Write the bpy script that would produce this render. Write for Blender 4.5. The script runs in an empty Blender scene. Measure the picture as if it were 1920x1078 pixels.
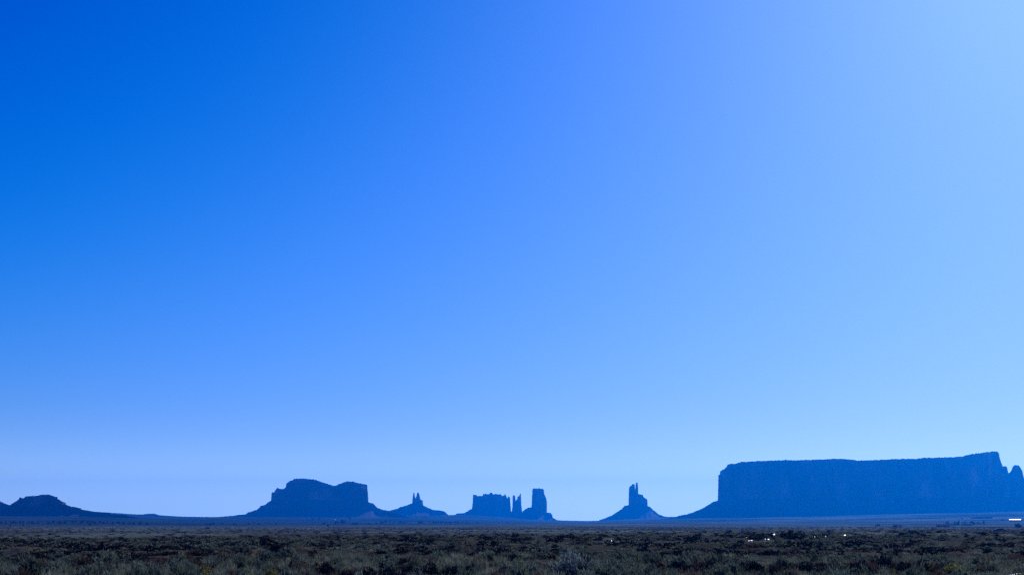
import bpy, math, random
import numpy as np
from mathutils import Vector, Matrix

random.seed(7)
rng = np.random.default_rng(7)
sc = bpy.context.scene
COL = sc.collection
R = math.radians

# ------------------------------------------------------------------ camera
F, W, H, HORIZON = 2637.0, 1920.0, 1078.0, 978.0      # focal length in photo pixels, photo size, eye level row
EYE = 2.2
PITCH = math.atan((HORIZON - H / 2) / F)
cp, sp = math.cos(PITCH), math.sin(PITCH)
cam = bpy.data.cameras.new('camera')
cam.sensor_fit = 'HORIZONTAL'
cam.sensor_width = 36.0
cam.lens = 36.0 * F / W
cam.clip_start, cam.clip_end = 0.1, 60000
co = bpy.data.objects.new('camera', cam)
COL.objects.link(co)
co.location = (0, 0, EYE)
co.rotation_euler = (math.pi / 2 + PITCH, 0, 0)
sc.camera = co


def slope(py):
    """rise per metre of forward distance along the sight line of row py"""
    yy = (H / 2 - np.asarray(py, float)) / F
    return (sp + yy * cp) / (cp - yy * sp)


def P(px, py, D):
    """world point seen at photo pixel (px, py) at forward distance D"""
    yy = (H / 2 - py) / F
    k = D / (cp - yy * sp)
    return ((px - W / 2) / F * k, D, EYE + (sp + yy * cp) * k)


# ------------------------------------------------------------------ light
SUN_AZ, SUN_EL = R(25), R(27)
sun = bpy.data.lights.new('sun', 'SUN')
sun.energy = 3.2
sun.angle = R(0.53)
sun.color = (1.0, 0.98, 0.90)
so = bpy.data.objects.new('sun', sun)
COL.objects.link(so)
sdir = Vector((math.sin(SUN_AZ) * math.cos(SUN_EL), math.cos(SUN_AZ) * math.cos(SUN_EL), math.sin(SUN_EL)))
so.rotation_euler = sdir.to_track_quat('Z', 'Y').to_euler()
so.location = (200, 400, 250)

world = bpy.data.worlds.new('World')
sc.world = world
world.use_nodes = True
nt = world.node_tree
bg = nt.nodes['Background']
sky = nt.nodes.new('ShaderNodeTexSky')
sky.sky_type = 'NISHITA'
sky.sun_disc = False
sky.sun_elevation, sky.sun_rotation = SUN_EL, SUN_AZ
sky.air_density, sky.dust_density, sky.ozone_density = 1.0, 1.0, 1.0


def math_node(tree, op, a, b=None):
    n = tree.nodes.new('ShaderNodeMath')
    n.operation = op
    for i, v in enumerate((a, b)):
        if v is None:
            continue
        if isinstance(v, (int, float)):
            n.inputs[i].default_value = v
        else:
            tree.links.new(v, n.inputs[i])
    return n.outputs[0]


# the deep blue white balance of the photograph, and the paler band of air low over the horizon
tc = nt.nodes.new('ShaderNodeTexCoord')
sx = nt.nodes.new('ShaderNodeSeparateXYZ')
nt.links.new(tc.outputs['Generated'], sx.inputs[0])
up = math_node(nt, 'MAXIMUM', sx.outputs[2], 0.0)
band = math_node(nt, 'POWER', 2.71828, math_node(nt, 'MULTIPLY', up, -1.0 / math.sin(R(7.0))))
low_band = math_node(nt, 'DIVIDE', 1.0, math_node(nt, 'ADD', 1.0, math_node(nt, 'POWER', math_node(nt, 'MULTIPLY', up, 1.0 / math.sin(R(2.5))), 3.5)))
sep = nt.nodes.new('ShaderNodeSeparateColor')
nt.links.new(sky.outputs[0], sep.inputs[0])
comb = nt.nodes.new('ShaderNodeCombineColor')
for i, (gain, power, off, low, lower, cross) in enumerate(((1.24, 0.5, -2.72, 0.15, 5.0, 0.08), (2.02, 0.5, -3.35, 2.2, 6.3, 0.0), (1.0, 1.0, 0.0, 4.4, 5.2, 0.0))):
    v = math_node(nt, 'POWER', math_node(nt, 'MAXIMUM', sep.outputs[i], 0.0), power)
    v = math_node(nt, 'ADD', math_node(nt, 'MULTIPLY', v, gain), off)
    v = math_node(nt, 'ADD', v, math_node(nt, 'MULTIPLY', band, low))
    v = math_node(nt, 'ADD', v, math_node(nt, 'MULTIPLY', low_band, lower))
    if cross:
        v = math_node(nt, 'ADD', v, math_node(nt, 'MULTIPLY', math_node(nt, 'MULTIPLY', band, sep.outputs[i]), cross))
    sm = math_node(nt, 'SMOOTH_MAX', v, 0.0)
    sm.node.inputs[2].default_value = 0.5
    nt.links.new(sm, comb.inputs[i])
nt.links.new(comb.outputs[0], bg.inputs['Color'])
bg.inputs['Strength'].default_value = 0.1

sc.view_settings.view_transform = 'Standard'
sc.view_settings.look = 'None'
sc.view_settings.exposure = 0.0
sc.view_settings.gamma = 1.0
sc.cycles.use_denoising = False          # keep the fine grain of the picture
sc.cycles.use_adaptive_sampling = False
sc.cycles.max_bounces = 6
sc.cycles.diffuse_bounces = 2
sc.cycles.volume_bounces = 1
sc.cycles.transparent_max_bounces = 8
sc.cycles.sample_clamp_indirect = 4.0


# ------------------------------------------------------------------ helpers
def mesh(name, v, f, smooth=False):
    me = bpy.data.meshes.new(name)
    me.from_pydata([tuple(map(float, p)) for p in v], [], [tuple(map(int, q)) for q in f])
    me.update()
    if smooth:
        me.polygons.foreach_set('use_smooth', [True] * len(me.polygons))
    return me


def link(name, me, mat=None, parent=None, loc=None):
    o = bpy.data.objects.new(name, me)
    COL.objects.link(o)
    if mat is not None and not me.materials:
        me.materials.append(mat)
    if parent is not None:
        o.parent = parent
    if loc is not None:
        o.location = loc
    return o


def empty(name, loc, rz=0.0):
    o = bpy.data.objects.new(name, None)
    COL.objects.link(o)
    o.location = loc
    o.rotation_euler = (0, 0, rz)
    o.empty_display_size = 0.2
    return o


def tag(o, label=None, cat=None, group=None, kind=None):
    for k, v in (('label', label), ('category', cat), ('group', group), ('kind', kind)):
        if v:
            o[k] = v
    return o


class MB:
    """collects shapes into one mesh"""

    def __init__(self):
        self.v, self.f = [], []

    def add(self, v, f):
        b = len(self.v)
        self.v += [tuple(p) for p in v]
        self.f += [tuple(b + i for i in q) for q in f]

    def box(self, x0, x1, y0, y1, z0, z1):
        self.add([(x0, y0, z0), (x1, y0, z0), (x1, y1, z0), (x0, y1, z0), (x0, y0, z1), (x1, y0, z1), (x1, y1, z1), (x0, y1, z1)],
                 [(3, 2, 1, 0), (4, 5, 6, 7), (0, 1, 5, 4), (1, 2, 6, 5), (2, 3, 7, 6), (3, 0, 4, 7)])

    def tube(self, pts, r, n=6):
        pts = [Vector(p) for p in pts]
        rr = r if isinstance(r, (list, tuple)) else [r] * len(pts)
        vs = []
        for i, p in enumerate(pts):
            d = (pts[min(i + 1, len(pts) - 1)] - pts[max(i - 1, 0)]).normalized()
            a = d.orthogonal().normalized()
            b = d.cross(a)
            for k in range(n):
                t = 2 * math.pi * k / n
                vs.append(p + (a * math.cos(t) + b * math.sin(t)) * rr[i])
        fs = []
        for i in range(len(pts) - 1):
            for k in range(n):
                k2 = (k + 1) % n
                fs.append((i * n + k, i * n + k2, (i + 1) * n + k2, (i + 1) * n + k))
        fs.append(tuple(range(n))[::-1])
        fs.append(tuple(range((len(pts) - 1) * n, len(pts) * n)))
        self.add(vs, fs)

    def lathe(self, prof, n=16):
        vs, fs = [], []
        for (r, z) in prof:
            for k in range(n):
                t = 2 * math.pi * k / n
                vs.append((r * math.cos(t), r * math.sin(t), z))
        for i in range(len(prof) - 1):
            for k in range(n):
                k2 = (k + 1) % n
                fs.append((i * n + k, i * n + k2, (i + 1) * n + k2, (i + 1) * n + k))
        self.add(vs, fs)

    def build(self, name, mat, parent=None, smooth=False, loc=None):
        return link(name, mesh(name, self.v, self.f, smooth), mat, parent, loc)


def material(name, base, rough=0.9, ramp=None, scale=1.0, stretch=(1, 1, 1), rnd=0.0, metallic=0.0, spec=0.3, detail=6.0, bump=0.0, thin=0.0):
    """principled material; ramp = list of (position, colour) over a noise field of real-world scale (metres)"""
    m = bpy.data.materials.new(name)
    m.use_nodes = True
    t = m.node_tree
    b = t.nodes['Principled BSDF']
    b.inputs['Roughness'].default_value = rough
    b.inputs['Metallic'].default_value = metallic
    b.inputs['Specular IOR Level'].default_value = spec
    b.inputs['Base Color'].default_value = (*base, 1)
    col = None
    if ramp:
        g = t.nodes.new('ShaderNodeTexCoord')
        mp = t.nodes.new('ShaderNodeMapping')
        mp.inputs['Scale'].default_value = [1.0 / scale / s for s in stretch]
        t.links.new(g.outputs['Object'], mp.inputs['Vector'])
        n = t.nodes.new('ShaderNodeTexNoise')
        n.inputs['Scale'].default_value = 1.0
        n.inputs['Detail'].default_value = detail
        n.inputs['Roughness'].default_value = 0.62
        t.links.new(mp.outputs[0], n.inputs['Vector'])
        r = t.nodes.new('ShaderNodeValToRGB')
        while len(r.color_ramp.elements) < len(ramp):
            r.color_ramp.elements.new(0.5)
        for e, (p, c) in zip(r.color_ramp.elements, ramp):
            e.position = p
            e.color = (*c, 1)
        t.links.new(n.outputs[0], r.inputs[0])
        col = r.outputs[0]
        if bump:
            bp = t.nodes.new('ShaderNodeBump')
            bp.inputs['Distance'].default_value = bump
            bp.inputs['Strength'].default_value = 1.0
            t.links.new(n.outputs[0], bp.inputs['Height'])
            t.links.new(bp.outputs[0], b.inputs['Normal'])
    if rnd:
        oi = t.nodes.new('ShaderNodeObjectInfo')
        hs = t.nodes.new('ShaderNodeHueSaturation')
        if col is None:
            hs.inputs['Color'].default_value = (*base, 1)
        else:
            t.links.new(col, hs.inputs['Color'])
        v = math_node(t, 'ADD', math_node(t, 'MULTIPLY', oi.outputs['Random'], rnd), 1.0 - rnd / 2)
        t.links.new(v, hs.inputs['Value'])
        col = hs.outputs[0]
    if col is not None:
        t.links.new(col, b.inputs['Base Color'])
    if thin:                                                     # light passing through thin leaves and blades
        tr = t.nodes.new('ShaderNodeBsdfTranslucent')
        tr.inputs['Color'].default_value = (*base, 1)
        if col is not None:
            t.links.new(col, tr.inputs['Color'])
        ms = t.nodes.new('ShaderNodeMixShader')
        ms.inputs[0].default_value = thin
        t.links.new(b.outputs[0], ms.inputs[1])
        t.links.new(tr.outputs[0], ms.inputs[2])
        t.links.new(ms.outputs[0], t.nodes['Material Output'].inputs['Surface'])
    return m


class Waves:
    """smooth random field in the plane, from sines of many directions"""

    def __init__(self, seed, lo, hi, n=28):
        g = np.random.default_rng(seed)
        lam = np.exp(g.uniform(np.log(lo), np.log(hi), n))
        a = g.uniform(0, 2 * np.pi, n)
        self.kx, self.ky = 2 * np.pi / lam * np.cos(a), 2 * np.pi / lam * np.sin(a)
        self.ph = g.uniform(0, 2 * np.pi, n)
        self.am = (lam / hi) ** 0.6
        self.am /= np.sqrt((self.am ** 2).sum() / 2)

    def __call__(self, x, y):
        x, y = np.asarray(x, float), np.asarray(y, float)
        out = np.zeros(np.broadcast(x, y).shape)
        for kx, ky, ph, am in zip(self.kx, self.ky, self.ph, self.am):
            out += am * np.sin(kx * x + ky * y + ph)
        return out


def smooth01(t):
    t = np.clip(t, 0, 1)
    return t * t * (3 - 2 * t)


# ------------------------------------------------------------------ terrain
EDGE = ([0, 400, 600, 700, 900, 1000, 1200, 1500, 1700, 1900], [1006, 1001.5, 999.8, 999, 997.8, 997, 996, 995.3, 992.5, 993])
PXT = [-500, 0, 150, 250, 340, 600, 800, 860, 900, 1000, 1050, 1100, 1130, 1200, 1250, 1350, 1500, 1700, 1900, 2300]
Y16 = [988, 988, 988, 988, 988, 988.5, 988.5, 988.3, 988.2, 988, 988, 988, 988, 987.6, 987.5, 987.5, 987, 986.5, 986.5, 986]
Y30 = [977, 977, 977.5, 978.5, 981, 982, 982.5, 982.5, 982.5, 982.5, 982.5, 982.5, 982, 981.7, 981.5, 981, 979.5, 978, 977, 976]
YB = [960, 959, 961, 967, 971, 971, 973, 974, 975, 977, 978, 978.3, 977.6, 975.5, 974, 971, 967, 964, 960, 956]
YS = [957, 956, 958, 966, 970, 968, 966, 964.5, 966, 974, 976.6, 977.2, 976.2, 971.5, 969.2, 967.5, 964, 961, 958, 954]
mound = Waves(3, 6, 26)
swell = Waves(4, 60, 160)
BANKS = [(385, 575, 91, 0.5, 14), (1310, 1580, 99, 0.3, 14), (1690, 1800, 88, 0.3, 10), (1245, 1320, 87, 0.35, 8),
         (1850, 1960, 79, 0.3, 8), (20, 150, 105, 0.3, 10), (860, 1100, 128, 0.25, 12), (1120, 1300, 140, 0.2, 12), (1385, 1520, 172, 0.45, 14)]


def ground(X, Y):
    X, Y = np.asarray(X, float), np.asarray(Y, float)
    d = np.hypot(X, Y)
    az = np.clip(np.arctan2(X, Y), -0.75, 0.75)
    px = W / 2 + np.tan(az) * F * 1.0138
    D = np.where(Y > 0, np.where(np.abs(np.arctan2(X, Y)) < 0.75, Y, d * math.cos(0.75)), d * math.cos(0.75))
    D = np.maximum(D, 0.0)
    e = np.interp(px, *EDGE)
    Dc = (EYE - 0.45) / -slope(e)
    ks = [np.zeros_like(D), 0.8 * Dc, Dc, 1.45 * Dc, 2.3 * Dc, np.full_like(D, 1600.), np.full_like(D, 3000.), np.full_like(D, 5500.),
          np.full_like(D, 9500.), np.full_like(D, 11600.)]
    y16 = np.minimum(np.interp(px, PXT, Y16), e - 1.6)
    z9 = EYE + slope(np.interp(px, PXT, YS)) * 9500
    zs = [np.zeros_like(D), np.zeros_like(D), np.zeros_like(D), EYE + slope(e) * 1.45 * Dc - 0.9, EYE + slope(e - 0.5) * 2.3 * Dc,
          EYE + slope(y16) * 1600, EYE + slope(np.interp(px, PXT, Y30)) * 3000, EYE + slope(np.interp(px, PXT, YB)) * 5500, z9, z9 - 20]
    K, Z = np.stack(ks), np.stack(zs)
    h = np.diff(K, axis=0)
    dl = np.diff(Z, axis=0) / h
    m = np.zeros_like(Z)
    m[0], m[-1] = dl[0], dl[-1]
    ok = dl[1:] * dl[:-1] > 0
    w1, w2 = 2 * h[1:] + h[:-1], h[1:] + 2 * h[:-1]
    with np.errstate(divide='ignore', invalid='ignore'):
        hm = (w1 + w2) / (w1 / dl[:-1] + w2 / dl[1:])
    m[1:-1] = np.where(ok, hm, 0)
    idx = np.clip((D[None] >= K).sum(0) - 1, 0, len(ks) - 2)
    tk = lambda A, i: np.take_along_axis(A, i[None], 0)[0]
    t = np.clip((D - tk(K, idx)) / tk(h, idx), 0, 1)
    hh = tk(h, idx)
    z = ((2 * t ** 3 - 3 * t ** 2 + 1) * tk(Z, idx) + (t ** 3 - 2 * t ** 2 + t) * hh * tk(m, idx)
         + (-2 * t ** 3 + 3 * t ** 2) * tk(Z, idx + 1) + (t ** 3 - t ** 2) * hh * tk(m, idx + 1))
    near = smooth01((d - 30) / 30) * (1 - smooth01((d - 0.9 * Dc) / (0.5 * Dc)))
    z = z + near * (0.13 * mound(X, Y) + 0.10 * swell(X, Y))
    far = smooth01((d - 900) / 1500)
    z = z + far * d * 0.00022 * swell(X / 9, Y / 16)
    for (a, b, r0, hgt, fall) in BANKS:          # cut banks of little washes, their faces turned to the road
        wob = r0 + 2.2 * np.sin(px / 31.0 + r0) + 1.3 * np.sin(px / 11.0)
        win = smooth01((px - a) / 45 + .5) * smooth01((b - px) / 45 + .5)
        q = d - wob
        z = z + win * hgt * (smooth01(q / 1.1) * np.exp(-np.maximum(q, 0) / fall) - 0.45 * (1 - smooth01(q / 1.1)) * np.exp(np.minimum(q, 0) / 7.0))
    return z


def G(x, y):
    return float(ground(np.array([x]), np.array([y]))[0])


def hit(px, py, d0=45, d1=9400):
    """where the sight line of a photo pixel meets the ground"""
    D = np.exp(np.linspace(math.log(d0), math.log(d1), 1500))
    X = (px - W / 2) / F * D / (cp - (H / 2 - py) / F * sp)
    g = ground(X, D) - (EYE + float(slope(py)) * D)
    i = int(np.argmax(g >= 0)) if (g >= 0).any() else len(D) - 1
    return float(X[i]), float(D[i]), float(ground(X[i:i + 1], D[i:i + 1])[0])


front = np.linspace(R(-36), R(36), 341)
back = np.linspace(R(36), R(324), 37)[1:-1]
az = np.concatenate([front, back])
rr = [1.0, 4, 9, 16, 24, 32, 40, 46, 50]
while rr[-1] < 400:
    rr.append(rr[-1] + (0.9 if rr[-1] < 130 else 1.6 if rr[-1] < 200 else 3.0))
while rr[-1] < 11200:
    rr.append(rr[-1] * 1.035)
rr = np.array(rr)
RRm, AZm = np.meshgrid(rr, az, indexing='ij')
GX, GY = RRm * np.sin(AZm), RRm * np.cos(AZm)
GZ = ground(GX, GY)
nr, na = GX.shape
gv = np.stack([GX, GY, GZ], -1).reshape(-1, 3)
ii, jj = np.meshgrid(np.arange(nr - 1), np.arange(na), indexing='ij')
j2 = (jj + 1) % na
gf = np.stack([ii * na + jj, ii * na + j2, (ii + 1) * na + j2, (ii + 1) * na + jj], -1).reshape(-1, 4)
gf = [tuple(q) for q in gf[:, ::-1]]
gv = np.vstack([gv, [[0, 0, 0]]])
gf += [(len(gv) - 1, (j + 1) % na, j) for j in range(na)]


def ground_material():
    m = bpy.data.materials.new('desert_soil')
    m.use_nodes = True
    t = m.node_tree
    t.nodes.remove(t.nodes['Principled BSDF'])
    b = t.nodes.new('ShaderNodeBsdfDiffuse')
    t.links.new(b.outputs[0], t.nodes['Material Output'].inputs['Surface'])
    g = t.nodes.new('ShaderNodeTexCoord')

    def noise(sx_, sy_, det, lo, hi):
        mp = t.nodes.new('ShaderNodeMapping')
        mp.inputs['Scale'].default_value = (1 / sx_, 1 / sy_, 0.001)
        t.links.new(g.outputs['Object'], mp.inputs['Vector'])
        n = t.nodes.new('ShaderNodeTexNoise')
        n.inputs['Scale'].default_value = 1
        n.inputs['Detail'].default_value = det
        n.inputs['Roughness'].default_value = 0.65
        t.links.new(mp.outputs[0], n.inputs['Vector'])
        mr = t.nodes.new('ShaderNodeMapRange')
        mr.inputs['From Min'].default_value, mr.inputs['From Max'].default_value = lo, hi
        mr.interpolation_type = 'SMOOTHSTEP'
        t.links.new(n.outputs[0], mr.inputs['Value'])
        return mr.outputs['Result']

    def mix(f, a, c):
        n = t.nodes.new('ShaderNodeMix')
        n.data_type = 'RGBA'
        t.links.new(f, n.inputs[0])
        for s, v in ((n.inputs[6], a), (n.inputs[7], c)):
            if isinstance(v, tuple):
                s.default_value = (*v, 1)
            else:
                t.links.new(v, s)
        return n.outputs[2]

    soil = mix(noise(9, 14, 8, 0.35, 0.65), (0.06, 0.052, 0.036), (0.12, 0.115, 0.08))
    cover = mix(noise(60, 110, 6, 0.36, 0.62), (0.09, 0.125, 0.09), (0.20, 0.26, 0.19))
    c = mix(noise(220, 420, 7, 0.40, 0.56), soil, cover)
    c = mix(noise(14, 22, 4, 0.56, 0.66), c, (0.022, 0.030, 0.02))         # shrubs of the far plain
    sy = t.nodes.new('ShaderNodeSeparateXYZ')
    t.links.new(g.outputs['Object'], sy.inputs[0])
    mr = t.nodes.new('ShaderNodeMapRange')
    mr.inputs['From Min'].default_value, mr.inputs['From Max'].default_value = 1000, 3300
    mr.inputs['To Max'].default_value = 0.9
    mr.interpolation_type = 'SMOOTHSTEP'
    t.links.new(sy.outputs[1], mr.inputs['Value'])
    far_tone = mix(noise(420, 300, 7, 0.42, 0.60), (0.016, 0.036, 0.032), (0.15, 0.215, 0.185))   # darker, patchy tone toward the buttes
    c = mix(mr.outputs['Result'], c, far_tone)
    ml = t.nodes.new('ShaderNodeMapRange')                       # darker tone on the far left slopes
    ml.inputs['From Min'].default_value, ml.inputs['From Max'].default_value = 2200, 3200
    t.links.new(math_node(t, 'SUBTRACT', sy.outputs[1], math_node(t, 'MULTIPLY', sy.outputs[0], 1.1)), ml.inputs['Value'])
    ml.interpolation_type = 'SMOOTHSTEP'
    md = t.nodes.new('ShaderNodeMapRange')
    md.inputs['From Min'].default_value, md.inputs['From Max'].default_value = 700, -500
    t.links.new(sy.outputs[0], md.inputs['Value'])
    c = mix(math_node(t, 'MULTIPLY', ml.outputs['Result'], math_node(t, 'MULTIPLY', md.outputs['Result'], 0.85)), c,
            mix(noise(260, 200, 6, 0.42, 0.66), (0.010, 0.026, 0.024), (0.05, 0.085, 0.08)))
    t.links.new(c, b.inputs['Color'])
    bp = t.nodes.new('ShaderNodeBump')
    bp.inputs['Distance'].default_value = 0.5
    t.links.new(noise(1.2, 1.2, 6, 0.2, 0.8), bp.inputs['Height'])
    t.links.new(bp.outputs[0], b.inputs['Normal'])
    return m


gr = link('ground', mesh('ground', gv, gf, True), ground_material())
tag(gr, 'dry desert plain rolling away to the foot of the buttes', 'ground', kind='structure')

# ------------------------------------------------------------------ rock
SANDSTONE = material('red_sandstone', (0.2, 0.08, 0.05), 0.92,
                     [(0.34, (0.03, 0.016, 0.012)), (0.48, (0.09, 0.045, 0.032)), (0.58, (0.24, 0.12, 0.09)), (0.67, (0.58, 0.34, 0.27))],
                     scale=75, stretch=(1.0, 1.0, 2.2), spec=0.0)
SCREE = material('red_scree', (0.16, 0.075, 0.05), 0.95,
                 [(0.32, (0.045, 0.03, 0.022)), (0.5, (0.085, 0.055, 0.04)), (0.68, (0.15, 0.105, 0.085))],
                 scale=60, stretch=(1, 1, 0.35), spec=0.1)


def densify(line, step):
    out = [tuple(map(float, line[0]))]
    for (x0, y0), (x1, y1) in zip(line, line[1:]):
        n = max(1, int(math.ceil(math.hypot(x1 - x0, y1 - y0) / step)))
        out += [(x0 + (x1 - x0) * k / n, y0 + (y1 - y0) * k / n) for k in range(1, n + 1)]
    return out


def cliff(name, parent, line, ybase, D, depth, seed, step=1.2, flute=1.0, batter=0.05, mat=None, jag=0.3):
    """rock wall standing on its slope: silhouette line (photo pixels, left to right) at distance D, real depth behind it"""
    line = densify(line, step)
    n = len(line)
    x0, x1 = line[0][0], line[-1][0]
    fl = Waves(seed, 9, 55)
    fl2 = Waves(seed + 1, 40, 260)
    ledge = Waves(seed + 2, 14, 90)
    rim = Waves(seed + 5, 5, 22)
    rows_f = [0.0, .08, .16, .25, .34, .43, .52, .61, .70, .78, .86, .92, .97, 1.0]
    zb = P(0, ybase, D)[2]
    V = []
    for i, (px, py) in enumerate(line):
        e = min(1.0, abs((px - (x0 + x1) / 2) / ((x1 - x0) / 2 + 1e-6)))
        if 1 < i < n - 2:
            py += jag * float(rim(px * D / F, 0.0))
        rnd = math.sqrt(max(0.0, 1 - e ** 3.2))
        w = depth * (0.12 + 0.88 * rnd)                          # half of the plan thickness here
        ph = px * D / F
        rib = flute * (2.6 * float(fl(ph, 0.0)) + 14.0 * float(fl2(ph, 3.0)))
        yc = D + depth                                           # plan axis
        top = P(px, py, D)
        zt = max(top[2], zb + 0.5)
        hh = zt - zb
        front_ = yc - w
        col = []
        for t in rows_f:
            z = zb - 45 * (t == 0) + hh * t
            y = front_ + (rib * (0.35 + 0.65 * math.sin(math.pi * min(1, t * 1.1)) ** .5) if 0 < t < 1 else rib * .35) * min(1, w / 40)
            y += batter * hh * t + flute * 3.5 * float(ledge(z * 1.0, ph * .12)) * min(1, w / 40)
            k = y / D                                            # same sight line, at its own depth
            col.append((top[0] * k, y, EYE + (z - EYE) * k if t > 0 else z))
        zt2 = col[-1][2]
        for t in (0.25, 0.6, 0.9, 1.0):
            y = col[len(rows_f) - 1][1] + (2 * w) * t
            col.append((top[0] * y / D, y, zt2 - 0.02 * w * t * 2 - (4 if t == 1 else 0)))
        for t in (0.6, 0.25, 0.0):
            y = front_ + 2 * w + rib + batter * hh * (1 - t) * 2
            col.append((top[0] * y / D, y, zb + hh * t - (45 if t == 0 else 0)))
        V.append(col)
    m = len(V[0])
    v = [p for c in V for p in c]
    f = [(i * m + k, (i + 1) * m + k, (i + 1) * m + k + 1, i * m + k + 1) for i in range(n - 1) for k in range(m - 1)]
    f.append(tuple(range(m))[::-1])
    f.append(tuple(range((n - 1) * m, n * m)))
    return link(name, mesh(name, v, f), mat or SANDSTONE, parent)


def talus(name, parent, line, D, depth, seed, step=3.0, run=1.75, ends=None, mat=None, gully=1.0):
    """scree apron: ridge line in photo pixels at distance D, falling to the plain in front and behind"""
    line = densify(line, step)
    n = len(line)
    gl = Waves(seed, 25, 140)
    x0, x1 = line[0][0], line[-1][0]
    ts = [1.0, .82, .66, .5, .36, .23, .11, 0.0]
    V = []
    rim = Waves(seed + 5, 7, 30)
    for (px, py) in line:
        py += .22 * float(rim(px * D / F, 0.0))
        e = min(1.0, abs((px - (x0 + x1) / 2) / ((x1 - x0) / 2)))
        w = depth * math.sqrt(max(0, 1 - e ** 2.5)) + 2
        x, y, z = P(px, py, D)
        zf = G(x, D) - 14
        hh = max(2.0, z - zf)
        col = []
        for t in ts:                                             # front, foot to ridge
            s = (1 - (1 - t)) ** 1.0
            yy = D - hh * run * s * (0.55 + 0.45 * s)
            zz = z - hh * s ** 0.85 + gully * min(hh, 60) * 0.05 * float(gl(px * D / F + s * 40, s * 60)) * math.sin(math.pi * s)
            k = 1 + (yy / D - 1) * 0.35
            col.append((x * k, yy, zz))
        for t in ts[::-1]:
            yy = D + 2 * w + 1 + hh * run * t
            col.append((x * (1 + (yy / D - 1) * .9), yy, z - hh * t ** 0.85))
        V.append(col)
    m = len(V[0])
    v = [p for c in V for p in c]
    f = [(i * m + k, (i + 1) * m + k, (i + 1) * m + k + 1, i * m + k + 1) for i in range(n - 1) for k in range(m - 1)]
    f.append(tuple(range(m))[::-1])
    f.append(tuple(range((n - 1) * m, n * m)))
    return link(name, mesh(name, v, f, True), mat or SCREE, parent)


def landform(name, px, py, D, label, cat, group=None):
    o = empty(name, (0, 0, 0))
    x, y, z = P(px, py, D)
    o.location = (x, y, G(x, y))
    tag(o, label, cat, group)
    return o


def seat(root, *parts):
    """parts are built in world coordinates; keep them there under a root that stands at the landform's foot"""
    for p in parts:
        p.matrix_parent_inverse = Matrix.Translation(root.location).inverted()


LG = 'buttes and mesas along the horizon'

# 1 low stepped butte at the far left
D = 4300
b = landform('stepped_butte', 70, 958, D, 'low dark stepped butte with rounded cap and long shoulder running down to the right', 'butte', LG)
cap = [(18, 946.8), (22, 944), (28.5, 940.2), (31, 938.6), (35, 935.4), (37, 932), (39.5, 931.8), (40.4, 933.8), (45, 933.4), (47.4, 930.2), (58, 929.4),
       (71.6, 928.6), (77, 926.9), (92, 926.7), (99, 929.2), (107.5, 931.6), (108.4, 935), (117.6, 940.2), (122.5, 941.6), (123.6, 946)]
sh = [(-25, 968), (0, 962), (12, 950), (18, 946.6), (60, 946), (123.4, 945.2), (132, 949), (150.4, 951.8), (151.4, 954.3), (165, 956.8), (184, 959.8), (206, 960.6),
      (209, 963.4), (237, 965.2), (262, 971)]
c1 = cliff('cliff', b, cap, 949.5, D, 75, 11, flute=.5, batter=.06, jag=.12)
t1 = talus('talus_slope', b, sh, D, 60, 12, step=2.2)
seat(b, c1, t1)

# 2 the mesa that runs out of the frame at the left edge
D = 4800
b = landform('stepped_mesa', -40, 958, D, 'dark mesa end cut off by the left edge of the photo', 'mesa', LG)
c1 = cliff('cliff', b, [(-150, 946), (-148, 928), (-90, 925), (-40, 931), (-10, 937), (0, 938.8), (1, 940), (5.5, 940.6), (7, 943)], 948, D, 120, 21, flute=.5)
t1 = talus('talus_slope', b, [(-260, 968), (-150, 946), (-60, 942), (5, 942), (9, 943.4), (14, 945), (19, 947.2), (40, 957), (60, 965)], D, 90, 22)
seat(b, c1, t1)

# 3 low ridge between the left butte and the big one
ridge = talus('hills', None, [(196, 972), (215, 964.6), (237, 964.8), (257, 964.2), (272, 963), (290, 962.6), (296, 965), (320, 967.8), (340, 969), (364, 970), (381, 970.5),
                              (401, 969.2), (425, 967.2), (449, 964.9), (462, 963.6), (500, 962), (560, 964), (620, 972)], 7200, 120, 31, step=4)
tag(ridge, 'low dark ridge on the horizon between the two left buttes', 'hills', kind='structure')

# 4 the large saddle topped butte
D = 6500
b = landform('saddle_butte', 610, 966, D, 'large blue butte with a saddle in its flat top and pinnacles on its left', 'butte', LG)
c1 = cliff('cliff', b, [(507.5, 941), (508.4, 936.9), (509, 924.7), (510.6, 922.2), (513, 923), (515, 920), (517, 917), (520, 914.2), (524.3, 915.6), (531.4, 916.6), (534, 914.4),
                        (536, 912), (536.9, 906.5), (542.5, 901.4), (550.6, 898.8), (551.6, 896.8), (566.8, 896.7), (593, 898.9), (597, 901.3), (613, 906.3), (623.4, 909.5),
                        (629.5, 909.6), (635.5, 907), (649.6, 902), (660.7, 901.9), (670.8, 905), (687, 907.8), (688.6, 909), (690, 926.7), (691, 942)],
           946, D, 100, 41)
t1 = talus('talus_slope', b, [(440, 968), (461.6, 963.6), (464, 960.5), (481.8, 955), (489, 948), (496, 946), (508, 937.8), (530, 936), (600, 937), (680, 939), (692, 941.5), (699, 943),
                              (701, 945), (709, 952), (717, 955), (726.4, 956.8), (745, 962), (775, 972)], D, 200, 42)
seat(b, c1, t1)

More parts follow.
